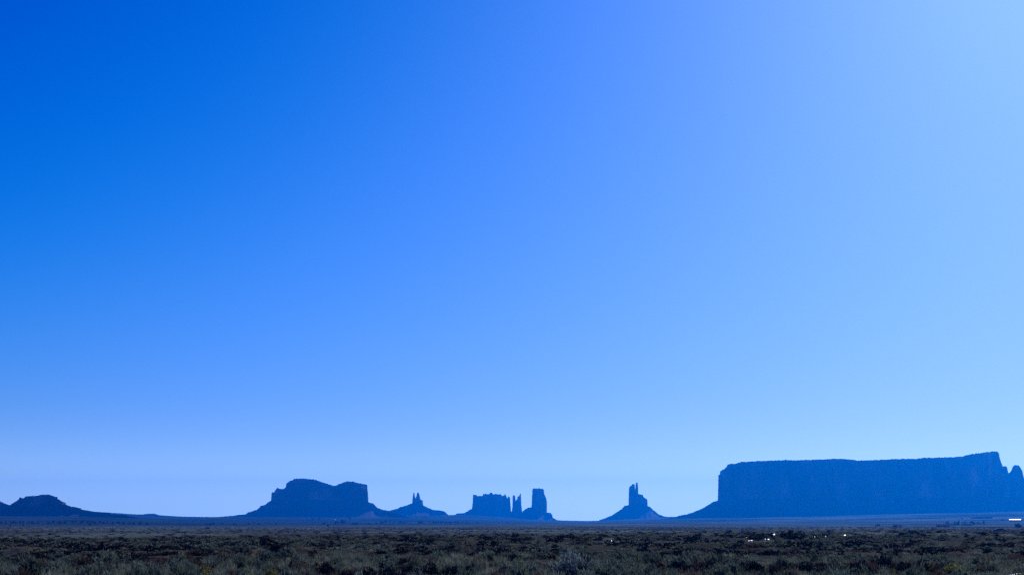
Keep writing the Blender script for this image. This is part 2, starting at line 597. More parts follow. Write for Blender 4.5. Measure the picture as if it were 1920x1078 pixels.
# 5 the twin fingers on a cone
D = 8200
b = landform('twin_spire_butte', 783, 966, D, 'small butte with two pointed stone fingers on a broad cone', 'butte', LG)
c1 = cliff('spire', b, [(773, 944), (773.5, 934.8), (774.6, 925), (775.5, 922.9), (776.6, 923), (778, 930.6), (779.4, 934), (779.8, 944)], 946, D, 18, 51, step=.8, flute=.25, batter=0.02)
c2 = cliff('spire', b, [(779, 944), (779.6, 934), (780.4, 930.8), (782, 923.7), (783, 922.6), (784.4, 923), (786.2, 925.7), (787.8, 933.8), (789.2, 937), (789.6, 946)], 948, D, 22, 52, step=.8, flute=.25, batter=0.02)
c3 = cliff('cliff', b, [(772.5, 945), (773.2, 939), (779, 934.6), (787, 935), (789, 937), (792.6, 937.4), (793.6, 948)], 950, D, 40, 53, step=1, flute=.4)
t1 = talus('talus_slope', b, [(700, 972), (726, 957.4), (733.5, 956), (745.6, 953), (749.7, 950.4), (761.8, 947), (773, 942.6), (785, 942), (793.6, 946.6), (801.3, 951), (810.4, 955),
                              (828.6, 956.7), (834.6, 959), (837.7, 962.8), (848, 970)], D, 35, 54)
seat(b, c1, c2, c3, t1)

# 6 the crenellated block
D = 8900
b = landform('castle_butte', 920, 966, D, 'wide blocky butte with a ragged battlement top', 'butte', LG)
c1 = cliff('cliff', b, [(884.6, 953), (886, 943), (887, 926.7), (893.6, 927.3), (895.6, 929.8), (905, 929), (906.7, 925.7), (912.8, 925.3), (914.8, 926.5), (918.6, 924), (919.4, 922.8),
                        (922, 922.8), (924, 925.6), (939, 926.2), (941, 928.8), (945.2, 928.6), (946.4, 926), (947.4, 925.6), (948.4, 928), (950.2, 931.2), (951.6, 933.6), (952.8, 930.6),
                        (954, 930.2), (956.3, 932.4), (957.2, 945), (958.4, 959.6)], 962, D, 130, 61, step=1.2, flute=.7)
t1 = talus('talus_slope', b, [(840, 972), (857, 962), (871, 961.2), (883.5, 953.4), (900, 952), (940, 953), (958, 958.6), (975, 966), (985, 973)], D, 120, 62)
seat(b, c1, t1)

# 7 the two thin towers beside the block
D = 9000
b = landform('thin_tower', 970, 968, D, 'narrow split stone tower standing between the ragged block and the tall thick tower', 'rock tower', LG)
c1 = cliff('spire', b, [(959.6, 959), (960.8, 949), (961.3, 929.5), (962, 928), (963.6, 927.8), (965.8, 929.4), (966.8, 937.2), (967.6, 958)], 962, D, 30, 71, step=.9, flute=.3, batter=0.02)
c2 = cliff('spire', b, [(966.6, 958), (967, 937.2), (969.4, 936.3), (970.4, 931), (973.2, 928.8), (974.8, 925.8), (975.8, 924.6), (976.7, 925.2), (977.5, 945), (979.2, 959)], 962, D, 34, 72, step=.9, flute=.3, batter=0.02)
t1 = talus('talus_slope', b, [(935, 974), (952, 962), (959, 959), (968, 957), (979, 959), (990, 966), (1000, 974)], D, 40, 73)
seat(b, c1, c2, t1)

# 8 the tall thick tower
D = 8500
b = landform('tower_butte', 1010, 968, D, 'tall thick flat topped tower with a bulging right side', 'butte', LG)
c1 = cliff('cliff', b, [(996.6, 952), (997.2, 934.8), (998.2, 916.4), (1001.8, 915.1), (1014, 915.2), (1019.5, 917), (1020.4, 924.7), (1024.4, 934.8), (1025.4, 941), (1024.7, 955), (1025.6, 963)],
           966, D, 50, 81, step=1.2, flute=.6, batter=0.02)
c2 = cliff('ledge', b, [(1024, 964), (1024.6, 960.2), (1033, 960.9), (1035.8, 966), (1036.6, 972)], 975, D, 25, 82, step=1.2, flute=.4)
t1 = talus('talus_slope', b, [(960, 974), (979.2, 958.7), (983.6, 955), (989.7, 951.4), (996.8, 950.4), (1012, 953), (1025, 962), (1034, 967.4), (1037, 970.3), (1044.3, 974.4), (1062, 978), (1080, 982)], D, 45, 83)
seat(b, c1, c2, t1)

# 9 the hand like spire on its cone
D = 7800
b = landform('hand_spire_butte', 1196, 970, D, 'lone spire like a raised hand on a steep cone, left of the great mesa', 'butte', LG)
c1 = cliff('cliff', b, [(1178.4, 948), (1178.9, 928.8), (1179.3, 914.6), (1181, 911.6), (1183.3, 910.6), (1186, 907), (1189.5, 906.5), (1190.4, 912.8), (1191.6, 925), (1196.4, 925.2), (1202, 926.7),
                        (1205.2, 927.8), (1207.2, 932.2), (1212.3, 934.6), (1213.9, 936), (1214.5, 950)], 953, D, 42, 91, step=1, flute=.5, batter=0.02)
c2 = cliff('spire', b, [(1190.9, 926), (1191.3, 913), (1192, 905), (1193.2, 903.6), (1194.6, 903.4), (1195.8, 904.6), (1196.5, 914), (1196.7, 927)], 930, D, 14, 92, step=.8, flute=.2, batter=0.01)
t1 = talus('talus_slope', b, [(1100, 979), (1122, 975.4), (1134.4, 970.8), (1147.5, 965.6), (1158.7, 958), (1166.7, 953), (1170.8, 947.6), (1178.5, 946), (1196, 945.6), (1214.5, 948), (1219.3, 950),
                              (1225.4, 956), (1235.5, 963.8), (1245.6, 967.6), (1256, 970), (1275, 976)], D, 50, 93, step=2.2)
seat(b, c1, c2, t1)

# 10 the great mesa
D = 5800
b = landform('great_mesa', 1610, 964, D, 'great long flat topped mesa filling the right of the horizon', 'mesa', LG)
c1 = cliff('cliff', b, [(1345.6, 942), (1346.2, 925), (1346.6, 905), (1347, 889.6), (1349.8, 888.2), (1350.2, 883.4), (1358.9, 878), (1362.6, 874), (1364.3, 870.2), (1381, 868.2), (1389, 865.6),
                        (1421, 863.9), (1435.5, 863.3), (1472, 861.9), (1492, 862.4), (1542, 861), (1559, 859.9), (1583, 859.8), (1589, 861), (1599, 861.3), (1607, 862.8), (1614, 863),
                        (1638, 862), (1695, 859.5), (1717, 859.9), (1734, 857.7), (1756, 857.6), (1791, 856.3), (1806, 854.6), (1822.6, 850.6), (1839, 848.7), (1858.5, 845.9), (1869.3, 845.8),
                        (1872.9, 849), (1874.8, 859.5), (1879.6, 872.9), (1881, 875), (1882.4, 873.6), (1885.8, 873), (1888.4, 875.8), (1890.4, 884.6), (1893, 888), (1897, 945)],
           950, D, 420, 101, step=1.5, flute=1.0, jag=0.35)
t1 = talus('talus_slope', b, [(1225, 975), (1266, 968.4), (1280, 964.8), (1288, 963.8), (1302, 959), (1318.4, 952), (1330.6, 944.6), (1338.7, 939.8), (1345.8, 938), (1420, 934), (1600, 936), (1800, 932),
                              (1900, 932), (1960, 950), (1990, 962)], D, 380, 102, step=4, run=1.5)
seat(b, c1, t1)

# 11 the rounded butte at the right edge
D = 6100
b = landform('rounded_butte', 1910, 958, D, 'small rounded rock tower at the right edge of the photo beside the great mesa', 'rock tower', LG)
c1 = cliff('cliff', b, [(1889, 945), (1890.2, 888), (1893, 885.6), (1896.8, 881), (1898, 876.2), (1901, 872.2), (1908.8, 871), (1911, 873), (1913.5, 876.2), (1917, 883.4), (1919, 891.8), (1925, 915), (1929, 945)],
           950, D, 75, 111, step=1.6, flute=.7, batter=.02)
t1 = talus('talus_slope', b, [(1860, 956), (1880, 944), (1892, 938), (1928, 936), (1950, 948), (1985, 962)], D, 80, 112)
seat(b, c1, t1)

# ------------------------------------------------------------------ haze
hb = MB()
zmin = float(GZ.min())
hb.box(-11900, 11900, -11900, 11900, zmin - 1.0, 345.0)
hm = bpy.data.materials.new('haze_air')
hm.use_nodes = True
ht = hm.node_tree
ht.nodes.remove(ht.nodes['Principled BSDF'])
pv = ht.nodes.new('ShaderNodeVolumePrincipled')
pv.inputs['Color'].default_value = (0.0, 0.26, 1.0, 1)
pv.inputs['Density'].default_value = 8.0e-5
pv.inputs['Anisotropy'].default_value = 0.6
ht.links.new(pv.outputs[0], ht.nodes['Material Output'].inputs['Volume'])
hz = hb.build('haze', hm)
tag(hz, 'thin blue haze that veils the far buttes', 'haze', kind='stuff')

# ------------------------------------------------------------------ plants
M_SAGE = material('sage_leaf', (0.10, 0.115, 0.085), 0.8, [(0.36, (0.035, 0.05, 0.03)), (0.64, (0.21, 0.27, 0.175))], scale=0.09, rnd=0.7, spec=0.2, thin=0.3)
M_DARK = material('greasewood_leaf', (0.03, 0.032, 0.02), 0.85, [(0.36, (0.012, 0.016, 0.009)), (0.64, (0.06, 0.07, 0.042))], scale=0.12, rnd=0.6, spec=0.2)
M_BROWN = material('dry_brush', (0.07, 0.045, 0.03), 0.9, [(0.36, (0.04, 0.03, 0.02)), (0.64, (0.20, 0.14, 0.09))], scale=0.12, rnd=0.6, spec=0.1, thin=0.25)
M_GRASS = material('dry_grass', (0.15, 0.14, 0.09), 0.8, [(0.36, (0.045, 0.058, 0.034)), (0.64, (0.34, 0.38, 0.25))], scale=0.09, rnd=0.7, spec=0.2, thin=0.35)
M_RABBIT = material('rabbitbrush_leaf', (0.08, 0.10, 0.03), 0.8, [(0.3, (0.06, 0.085, 0.025)), (0.7, (0.14, 0.17, 0.05))], scale=0.2, rnd=0.4, spec=0.2, thin=0.35)
M_BLOOM = material('rabbitbrush_bloom', (0.36, 0.27, 0.03), 0.8, [(0.3, (0.24, 0.18, 0.02)), (0.7, (0.50, 0.42, 0.06))], scale=0.15, rnd=0.3, thin=0.4)
M_TWIG = material('grey_twig', (0.07, 0.055, 0.04), 0.9, [(0.3, (0.045, 0.035, 0.026)), (0.7, (0.10, 0.08, 0.06))], scale=0.1)
M_CORE = material('shaded_core', (0.02, 0.018, 0.014), 0.95, [(0.3, (0.012, 0.011, 0.009)), (0.7, (0.032, 0.027, 0.02))], scale=0.2, spec=0.0)  # near-black tone holds the shade inside a bush
M_JUNIPER = material('juniper_leaf', (0.02, 0.03, 0.015), 0.9, [(0.3, (0.012, 0.019, 0.01)), (0.7, (0.035, 0.045, 0.024))], scale=0.8, rnd=0.5)


def unit(n, g):
    v = g.normal(size=(n, 3))
    return v / np.linalg.norm(v, axis=1)[:, None]


def leaf_mesh(name, mat, n, g, rad=0.5, hgt=0.6, leaf=(0.10, 0.03), clumps=9, up_bias=0.7, core=True, spread=0.3, only_top=False):
    """a mound of leaf blades in uneven clumps, about rad wide and hgt tall, standing at the origin"""
    cc = unit(clumps, g)
    cc[:, 2] = np.abs(cc[:, 2]) * 0.9 + (0.35 if only_top else 0.02)
    cc /= np.linalg.norm(cc, axis=1)[:, None]
    reach = g.uniform(0.62, 1.0, clumps)
    k = g.integers(0, clumps, n)
    d = cc[k] + unit(n, g) * spread
    s = reach[k] * g.uniform(0.72, 1.05, n) ** 0.7
    p = d * s[:, None] * np.array([rad, rad, hgt])
    p[:, 2] = np.abs(p[:, 2])
    ax = d + np.array([0, 0, up_bias]) + unit(n, g) * 0.35
    ax /= np.linalg.norm(ax, axis=1)[:, None]
    sd = np.cross(ax, unit(n, g))
    sd /= np.linalg.norm(sd, axis=1)[:, None]
    L = leaf[0] * g.uniform(0.6, 1.4, n)[:, None]
    Wd = leaf[1] * g.uniform(0.6, 1.3, n)[:, None]
    a, b_, c_, e_ = p - sd * Wd * .5, p + ax * L * .5 - sd * Wd * .6, p + ax * L, p + ax * L * .45 + sd * Wd * .6
    v = np.stack([a, b_, c_, e_], 1).reshape(-1, 3)
    f = [(4 * i, 4 * i + 1, 4 * i + 2, 4 * i + 3) for i in range(n)]
    v = list(map(tuple, v))
    if core:                                                   # inner mass of twigs, coloured near black for the shade among the leaves
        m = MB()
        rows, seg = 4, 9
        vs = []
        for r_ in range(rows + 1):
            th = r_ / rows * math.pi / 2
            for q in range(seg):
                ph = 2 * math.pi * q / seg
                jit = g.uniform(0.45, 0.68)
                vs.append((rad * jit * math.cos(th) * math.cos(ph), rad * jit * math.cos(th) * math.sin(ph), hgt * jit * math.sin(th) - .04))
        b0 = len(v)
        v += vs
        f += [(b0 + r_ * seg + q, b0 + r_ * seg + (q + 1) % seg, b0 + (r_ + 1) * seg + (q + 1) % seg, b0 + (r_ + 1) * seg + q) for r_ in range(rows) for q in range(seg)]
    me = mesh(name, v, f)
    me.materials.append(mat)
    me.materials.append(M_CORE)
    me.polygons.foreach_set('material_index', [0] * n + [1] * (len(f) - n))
    return me


def blade_mesh(name, mat, n, g, rad=0.22, hgt=0.55, wid=0.014, lean=0.45, seg=3):
    """a tuft of curved blades"""
    v, f = [], []
    for _ in range(n):
        a = g.uniform(0, 2 * math.pi)
        r0 = rad * math.sqrt(g.uniform(0, 1)) * .6
        bx, by = r0 * math.cos(a), r0 * math.sin(a)
        a2 = a + g.normal() * 0.7
        h = hgt * g.uniform(0.5, 1.1)
        ln = lean * g.uniform(0.15, 1.0) * h
        sx_, sy_ = -math.sin(a2 + g.normal() * .8), math.cos(a2 + g.normal() * .8)
        w = wid * g.uniform(0.7, 1.4)
        base = len(v)
        for s in range(seg + 1):
            t = s / seg
            cx, cy, cz = bx + math.cos(a2) * ln * t * t, by + math.sin(a2) * ln * t * t, h * t * (1 - 0.12 * t) - .02
            ww = w * (1 - 0.85 * t) * .5
            v += [(cx - sx_ * ww, cy - sy_ * ww, cz), (cx + sx_ * ww, cy + sy_ * ww, cz)]
        f += [(base + 2 * s, base + 2 * s + 1, base + 2 * s + 3, base + 2 * s + 2) for s in range(seg)]
    me = mesh(name, v, f)
    me.materials.append(mat)
    return me


def twig_mesh(name, n, g, rad, hgt, r0=0.014):
    m = MB()
    for _ in range(n):
        a = g.uniform(0, 2 * math.pi)
        e = g.uniform(0.45, 1.4)
        L = g.uniform(0.75, 1.12)
        p0 = Vector((0.03 * math.cos(a), 0.03 * math.sin(a), -0.03))
        p2 = Vector((rad * L * math.cos(e) * math.cos(a), rad * L * math.cos(e) * math.sin(a), hgt * L * math.sin(e)))
        p1 = p0.lerp(p2, .5) + Vector((g.normal() * .05, g.normal() * .05, .06)) * rad
        m.tube([p0, p1, p2], [r0, r0 * .7, r0 * .3], 4)
    me = mesh(name, m.v, m.f)
    me.materials.append(M_TWIG)
    return me


gp = np.random.default_rng(99)
KINDS = {}
# near kinds: list of variants, each a list of (part name, mesh); a single-mesh plant has one entry
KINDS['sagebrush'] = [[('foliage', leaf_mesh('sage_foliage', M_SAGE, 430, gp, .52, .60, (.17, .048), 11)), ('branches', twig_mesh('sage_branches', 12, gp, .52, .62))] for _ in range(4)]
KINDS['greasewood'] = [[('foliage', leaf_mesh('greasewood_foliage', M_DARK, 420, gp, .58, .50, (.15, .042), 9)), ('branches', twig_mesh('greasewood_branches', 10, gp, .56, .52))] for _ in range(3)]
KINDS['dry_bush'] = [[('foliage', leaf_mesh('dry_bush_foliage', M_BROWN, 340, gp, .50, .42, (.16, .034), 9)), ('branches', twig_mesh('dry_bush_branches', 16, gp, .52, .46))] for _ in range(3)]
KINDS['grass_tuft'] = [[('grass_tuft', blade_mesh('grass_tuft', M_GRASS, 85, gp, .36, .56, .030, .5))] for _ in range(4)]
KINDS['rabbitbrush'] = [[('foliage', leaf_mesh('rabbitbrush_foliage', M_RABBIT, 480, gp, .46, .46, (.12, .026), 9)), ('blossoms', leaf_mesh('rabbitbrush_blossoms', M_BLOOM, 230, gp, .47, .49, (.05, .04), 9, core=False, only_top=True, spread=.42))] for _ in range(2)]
# far kinds with fewer, larger blades
FAR = [leaf_mesh('far_sage', M_SAGE, 130, gp, .52, .60, (.22, .08), 8) for _ in range(4)]
FAR += [leaf_mesh('far_greasewood', M_DARK, 120, gp, .60, .55, (.20, .08), 7) for _ in range(3)]
FAR += [leaf_mesh('far_brush', M_BROWN, 110, gp, .50, .40, (.20, .06), 7) for _ in range(2)]
FAR += [blade_mesh('far_grass', M_GRASS, 60, gp, .40, .48, .035, .6, 2) for _ in range(3)]
FAR_OF = {'sagebrush': (0, 4), 'greasewood': (4, 7), 'dry_bush': (7, 9), 'grass_tuft': (9, 12), 'rabbitbrush': (0, 4)}


def plant(kind, x, y, scale, label, cat, group, rz=None, variant=None, sz=1.0):
    vs = KINDS[kind]
    var = vs[int(rng.integers(len(vs))) if variant is None else variant]
    rz = rng.uniform(0, 2 * math.pi) if rz is None else rz
    z = G(x, y) - 0.02
    if len(var) == 1:
        root = link(kind, var[0][1])
        root.location = (x, y, z)
        root.rotation_euler = (0, 0, rz)
    else:
        root = empty(kind, (x, y, z), rz)
        for nm, me in var:
            link(nm, me, None, root)
    root.scale = (scale, scale, scale * sz)
    return tag(root, label, cat, group)


# ---- plants that stand out in the photograph: (kind, px, base row, width px, height m, label, category, group)
placed = []


def special(kind, px, D, wpx, hgt, label, cat, group=None, base_w=1.05, base_h=0.6):
    x = P(px, 1060, D)[0]
    wm = wpx * D / F
    s = wm / base_w
    plant(kind, x, D, s, label, cat, group, sz=(hgt / base_h) / s)
    placed.append((x, D, wm * .5))


M_PALE = material('pale_sage_leaf', (0.17, 0.22, 0.18), 0.75, [(0.36, (0.07, 0.10, 0.08)), (0.64, (0.36, 0.45, 0.38))], scale=0.09, rnd=0.1, spec=0.25, thin=0.3)
KINDS['big_bush'] = [[('foliage', leaf_mesh('big_bush_foliage', M_PALE, 1300, gp, 1.20, 0.92, (.17, .042), 26, spread=.30, only_top=True)), ('branches', twig_mesh('big_bush_branches', 26, gp, 1.2, .95, .016))]]
special('big_bush', 1085, 60, 112, 1.0, 'large silvery green bush at the bottom centre right, biggest in the foreground', 'bush', None, 2.45, .92)
special('sagebrush', 1128, 58.5, 46, 0.60, 'pale sage clump against the right side of the biggest foreground bush', 'bush')
special('greasewood', 611, 61, 40, 0.72, 'upright dark bush among pale grass at the bottom, right of the yellow flowered bushes', 'bush')
special('rabbitbrush', 382, 60.5, 30, 0.42, 'round yellow topped bush at the bottom, leftmost of the yellow flowered ones', 'bush', None, .95, .46)
special('rabbitbrush', 463, 58.6, 30, 0.28, 'low spreading yellow flowered bush at the bottom edge, second from the left', 'bush', None, .95, .46)
special('rabbitbrush', 508, 59.2, 24, 0.34, 'small yellow flowered bush with a dark shrub behind it at the bottom', 'bush', None, .95, .46)
special('greasewood', 521, 61.5, 22, 0.44, 'small dark shrub just behind a yellow flowered bush', 'bush')
special('rabbitbrush', 1787, 59.5, 40, 0.34, 'widest yellow green bush at the bottom right edge', 'bush', None, .95, .46)
special('rabbitbrush', 1741, 58.6, 18, 0.26, 'tiny yellow green bush just left of the widest yellow green bush', 'bush', None, .95, .46)
special('rabbitbrush', 1676, 58.3, 22, 0.22, 'yellow green bush barely showing at the bottom edge, left of two others', 'bush', None, .95, .46)
special('greasewood', 700, 59, 56, 0.4, 'low dark green mound in the grass at the bottom, left of centre', 'bush')
special('greasewood', 800, 60.5, 50, 0.6, 'dark upright bush in the grass below the twin spires', 'bush')
special('greasewood', 857, 61.0, 54, 0.62, 'dark feathery bush in the grass below the ragged block butte', 'bush')
special('greasewood', 55, 59.5, 66, 0.55, 'dark bush low in the tall grass at the bottom left corner', 'bush')
special('greasewood', 55, 92, 32, 0.55, 'dark rounded shrub standing behind the tall grass at lower left', 'bush')
special('greasewood', 1290, 86, 58, 0.45, 'dark mounded shrub before the low bank, below the lone hand spire', 'bush')
special('greasewood', 1742, 86, 60, 0.42, 'wide black shrub lying across the scrub below the mesa, right part', 'bush')
special('greasewood', 1849, 104, 26, 0.40, 'small black shrub in pale scrub near the right edge, upper one', 'bush')
special('greasewood', 1496, 166, 36, 0.95, 'tall black bush beside the glinting scrap under the great mesa', 'bush')
special('greasewood', 1455, 163, 40, 0.70, 'black bush with glinting scrap on both sides of it', 'bush')
special('greasewood', 1415, 162, 42, 0.55, 'black bush behind the pale strip of scrap, leftmost of the black row', 'bush')

M_DRYSTALK = M_GRASS
for (px, D, wpx, hgt, lab) in ((1378, 60.5, 62, .62, 'big spiky dark tuft with stiff blades fanning outward at the bottom right of centre'),
                               (1331, 61.5, 26, .66, 'narrow upright spiky tuft left of the big fanning one')):
    x = P(px, 1060, D)[0]
    wm = wpx * D / F
    t = link('spiky_tuft', blade_mesh('spiky_tuft', M_DARK, 150, gp, wm * .28, hgt, .03, .75, 3))
    t.location = (x, D, G(x, D))
    tag(t, lab, 'plant')
    placed.append((x, D, wm * .45))

# ---- the rest of the scrub, scattered
type_a, type_b, dens = Waves(61, 5, 22), Waves(62, 8, 40), Waves(63, 5, 30)


def scatter(r0, r1, a0, a1, n, seed):
    g = np.random.default_rng(seed)
    r = np.sqrt(g.uniform(r0 ** 2, r1 ** 2, n))
    a = g.uniform(a0, a1, n)
    return r * np.sin(a), r * np.cos(a), g


pts = []


def kind_of(x, y, px, py, u):
    ta, tb = float(type_a(x, y)), float(type_b(x, y))
    d = math.hypot(x, y)
    if d < 74:
        if ta > 0.9:
            return 'greasewood' if u < .5 else 'dry_bush'
        return 'grass_tuft' if u < .62 + .1 * tb else 'sagebrush' if u < .93 else 'dry_bush'
    brown = smooth01(1 - abs(py - 1040) / 12)
    if u < 0.16 + 0.22 * max(0, ta) + .12 * brown:
        return 'greasewood'
    if u < 0.36 + 0.42 * float(brown) + .1 * tb:
        return 'dry_bush'
    return 'sagebrush' if u < .72 + .1 * tb else 'grass_tuft'


for (r0, r1, a, n, seed) in ((30, 78, 33, 4700, 1), (78, 130, 31, 3000, 2), (130, 210, 29, 4200, 3), (210, 420, 28, 6500, 4)):
    X, Y, g = scatter(r0, r1, R(-a), R(a), n, seed)
    ez = ground(X, Y)
    PXs = W / 2 + X / Y * F * 1.0138
    Dcs = (EYE - 0.45) / -slope(np.interp(PXs, *EDGE))
    dv = dens(X, Y)
    U = g.uniform(0, 1, (n, 4))
    for i in range(n):
        x, y = float(X[i]), float(Y[i])
        d = math.hypot(x, y)
        if d < 170 and dv[i] < -1.2:
            continue
        if y > Dcs[i] * 1.03 and U[i, 3] > .15:
            continue
        if any(abs(x * q[1] / y - q[0]) < q[2] * 0.95 + .12 and -6.5 < y - q[1] < q[2] * .6 for q in placed):
            continue
        py = HORIZON + (EYE - ez[i]) / y * F
        k = kind_of(x, y, PXs[i], py, U[i, 0])
        s = 0.55 + 0.75 * U[i, 1] ** 1.6
        if k == 'grass_tuft':
            s = 0.6 + .7 * U[i, 1]
        if k == 'greasewood' and d > 80:
            s *= 1.25
        if d < 70:
            s *= .82
        pts.append((d, x, y, float(ez[i]), k, s, PXs[i], py, U[i, 2]))
# mostly dark bushes added along the banks to deepen the shade of their faces
gb = np.random.default_rng(5)
for (a, b_, r0, hgt, fall) in BANKS:
    for _ in range(int((b_ - a) * r0 / F * 1.5)):
        px = gb.uniform(a, b_)
        d = r0 + 2.2 * math.sin(px / 31.0 + r0) + 1.3 * math.sin(px / 11.0) + gb.uniform(-1.2, .6)
        x = (px - W / 2) / F / 1.0138 * d
        y = math.sqrt(max(1, d * d - x * x))
        z = G(x, y)
        pts.append((d, x, y, z, 'greasewood' if gb.uniform() < .8 else 'dry_bush', gb.uniform(.55, .95), px, HORIZON + (EYE - z) / y * F, gb.uniform()))
for (r0, r1, n_, seed_) in ((60, 130, 7000, 21), (130, 230, 7000, 22)):
    X, Y, g = scatter(r0, r1, R(-26), R(26), n_, seed_)
    Zs = ground(X, Y)
    PXs = W / 2 + X / Y * F * 1.0138
    Dcs = (EYE - 0.45) / -slope(np.interp(PXs, *EDGE))
    for i in range(n_):
        if Y[i] < Dcs[i] and Y[i] > 66:
            pts.append((math.hypot(X[i], Y[i]), float(X[i]), float(Y[i]), float(Zs[i]), 'grass_tuft', float(g.uniform(.3, .6)), PXs[i], -9999.0, float(g.uniform())))
pts.sort(key=lambda q: q[0])

LAB = {'sagebrush': ('grey green sagebrush mound in the near scrub along the bottom of the photo', 'bush', 'sagebrush mounds in the foreground'),
       'greasewood': ('dark leafy shrub in the near scrub along the bottom of the photo', 'bush', 'dark shrubs in the foreground'),
       'dry_bush': ('brown dry twiggy bush in the near scrub along the bottom of the photo', 'bush', 'dry bushes in the foreground'),
       'grass_tuft': ('pale tuft of dry grass in the near scrub along the bottom of the photo', 'grass tuft', 'grass tufts in the foreground')}
count = 0
rest = []
for q in pts:
    d, x, y, z, k, s, px, py, u = q
    top = py - 0.45 * s / y * F
    if count < 265 and 4 < px < 1916 and top < 1072 and d > 50 and py > 0:
        plant(k, x, y, s, *LAB[k], rz=u * 6.283)
        count += 1
    else:
        rest.append(q)

# everything beyond those, in one mass
proto_col = bpy.data.collections.new('scrub_prototypes')
for i, me in enumerate(FAR):
    o = bpy.data.objects.new('scrub_plant_%02d' % i, me)
    proto_col.objects.link(o)
near_base = len(FAR)
order = []
for k in ('sagebrush', 'greasewood', 'dry_bush', 'grass_tuft'):
    for var in KINDS[k]:
        order.append(k)
        o = bpy.data.objects.new('scrub_plant_%02d' % (near_base + len(order) - 1), var[0][1])
        proto_col.objects.link(o)
near_idx = {k: [near_base + i for i, kk in enumerate(order) if kk == k] for k in set(order)}

v, idx, rot, scl = [], [], [], []
for (d, x, y, z, k, s, px, py, u) in rest:
    v.append((x, y, z - .03))
    if d < 95:
        c = near_idx[k]
        idx.append(c[int(u * 977) % len(c)])
    else:
        a_, b_ = FAR_OF[k]
        idx.append(a_ + int(u * 977) % (b_ - a_))
    rot.append((0, 0, u * 62.8))
    low_ = min(1.0, max(0.0, (d - 68) / 12))
    fl_ = 1.0 + .2 * low_
    scl.append((s * fl_, s * fl_, s * (.8 + .4 * ((u * 31) % 1)) * (1.0 - .52 * low_)))
# thin scatter over the middle plain
X, Y, g = scatter(420, 1700, R(-24), R(24), 5000, 8)
Zf = ground(X, Y)
for i in range(len(X)):
    v.append((X[i], Y[i], Zf[i] - .05))
    idx.append(int(g.integers(0, 9)))
    rot.append((0, 0, g.uniform(0, 6.28)))
    s = g.uniform(.8, 2.0)
    scl.append((s, s, s * .5))
me = mesh('scrub', v, [])
for nm, typ, dat in (('plant', 'INT', idx), ('turn', 'FLOAT_VECTOR', rot), ('size', 'FLOAT_VECTOR', scl)):
    at = me.attributes.new(nm, typ, 'POINT')
    at.data.foreach_set('value' if typ == 'INT' else 'vector', np.array(dat, dtype=np.int32 if typ == 'INT' else np.float32).ravel())
scrub = link('scrub', me)
tag(scrub, 'low desert scrub of sage and dry grass covering the near plain', 'scrub', kind='stuff')
ng = bpy.data.node_groups.new('scrub_scatter', 'GeometryNodeTree')
ng.interface.new_socket('Geometry', in_out='INPUT', socket_type='NodeSocketGeometry')
ng.interface.new_socket('Geometry', in_out='OUTPUT', socket_type='NodeSocketGeometry')
N = ng.nodes
gi, go = N.new('NodeGroupInput'), N.new('NodeGroupOutput')
ci = N.new('GeometryNodeCollectionInfo')
ci.inputs['Collection'].default_value = proto_col
ci.inputs['Separate Children'].default_value = True
ci.inputs['Reset Children'].default_value = True
io = N.new('GeometryNodeInstanceOnPoints')
io.inputs['Pick Instance'].default_value = True


def attr(nm, typ):
    a = N.new('GeometryNodeInputNamedAttribute')
    a.data_type = typ
    a.inputs['Name'].default_value = nm
    return [s for s in a.outputs if s.enabled and s.name == 'Attribute'][0]


L = ng.links
L.new(gi.outputs[0], io.inputs['Points'])
L.new(ci.outputs[0], io.inputs['Instance'])
L.new(attr('plant', 'INT'), io.inputs['Instance Index'])
L.new(attr('turn', 'FLOAT_VECTOR'), io.inputs['Rotation'])
L.new(attr('size', 'FLOAT_VECTOR'), io.inputs['Scale'])
L.new(io.outputs[0], go.inputs[0])
mod = scrub.modifiers.new('scatter', 'NODES')
mod.node_group = ng

# ------------------------------------------------------------------ junipers on the far plain
JUN = [leaf_mesh('juniper_crown', M_JUNIPER, 170, gp, 1.0, 1.25, (.45, .22), 8, up_bias=.4) for _ in range(4)]
jt = MB()
jt.tube([(0, 0, -.3), (.05, .02, .35), (.0, .08, .9)], [.16, .12, .06], 6)
JTRUNK = mesh('juniper_trunk', jt.v, jt.f)
JTRUNK.materials.append(M_TWIG)


def juniper(px, py, wpx, hpx, label, group):
    x, y, z = hit(px, py, 400)
    t = empty('juniper_tree', (x, y, z - .05), rng.uniform(0, 6.28))
    link('crown', JUN[int(rng.integers(4))], None, t, (0, 0, .18))
    link('trunk', JTRUNK, None, t)
    w_, h_ = 1.3 * wpx * y / F, 1.45 * hpx * y / F
    t.scale = (w_ / 2.0, w_ / 2.0, h_ / 1.4)
    return tag(t, label, 'tree', group)


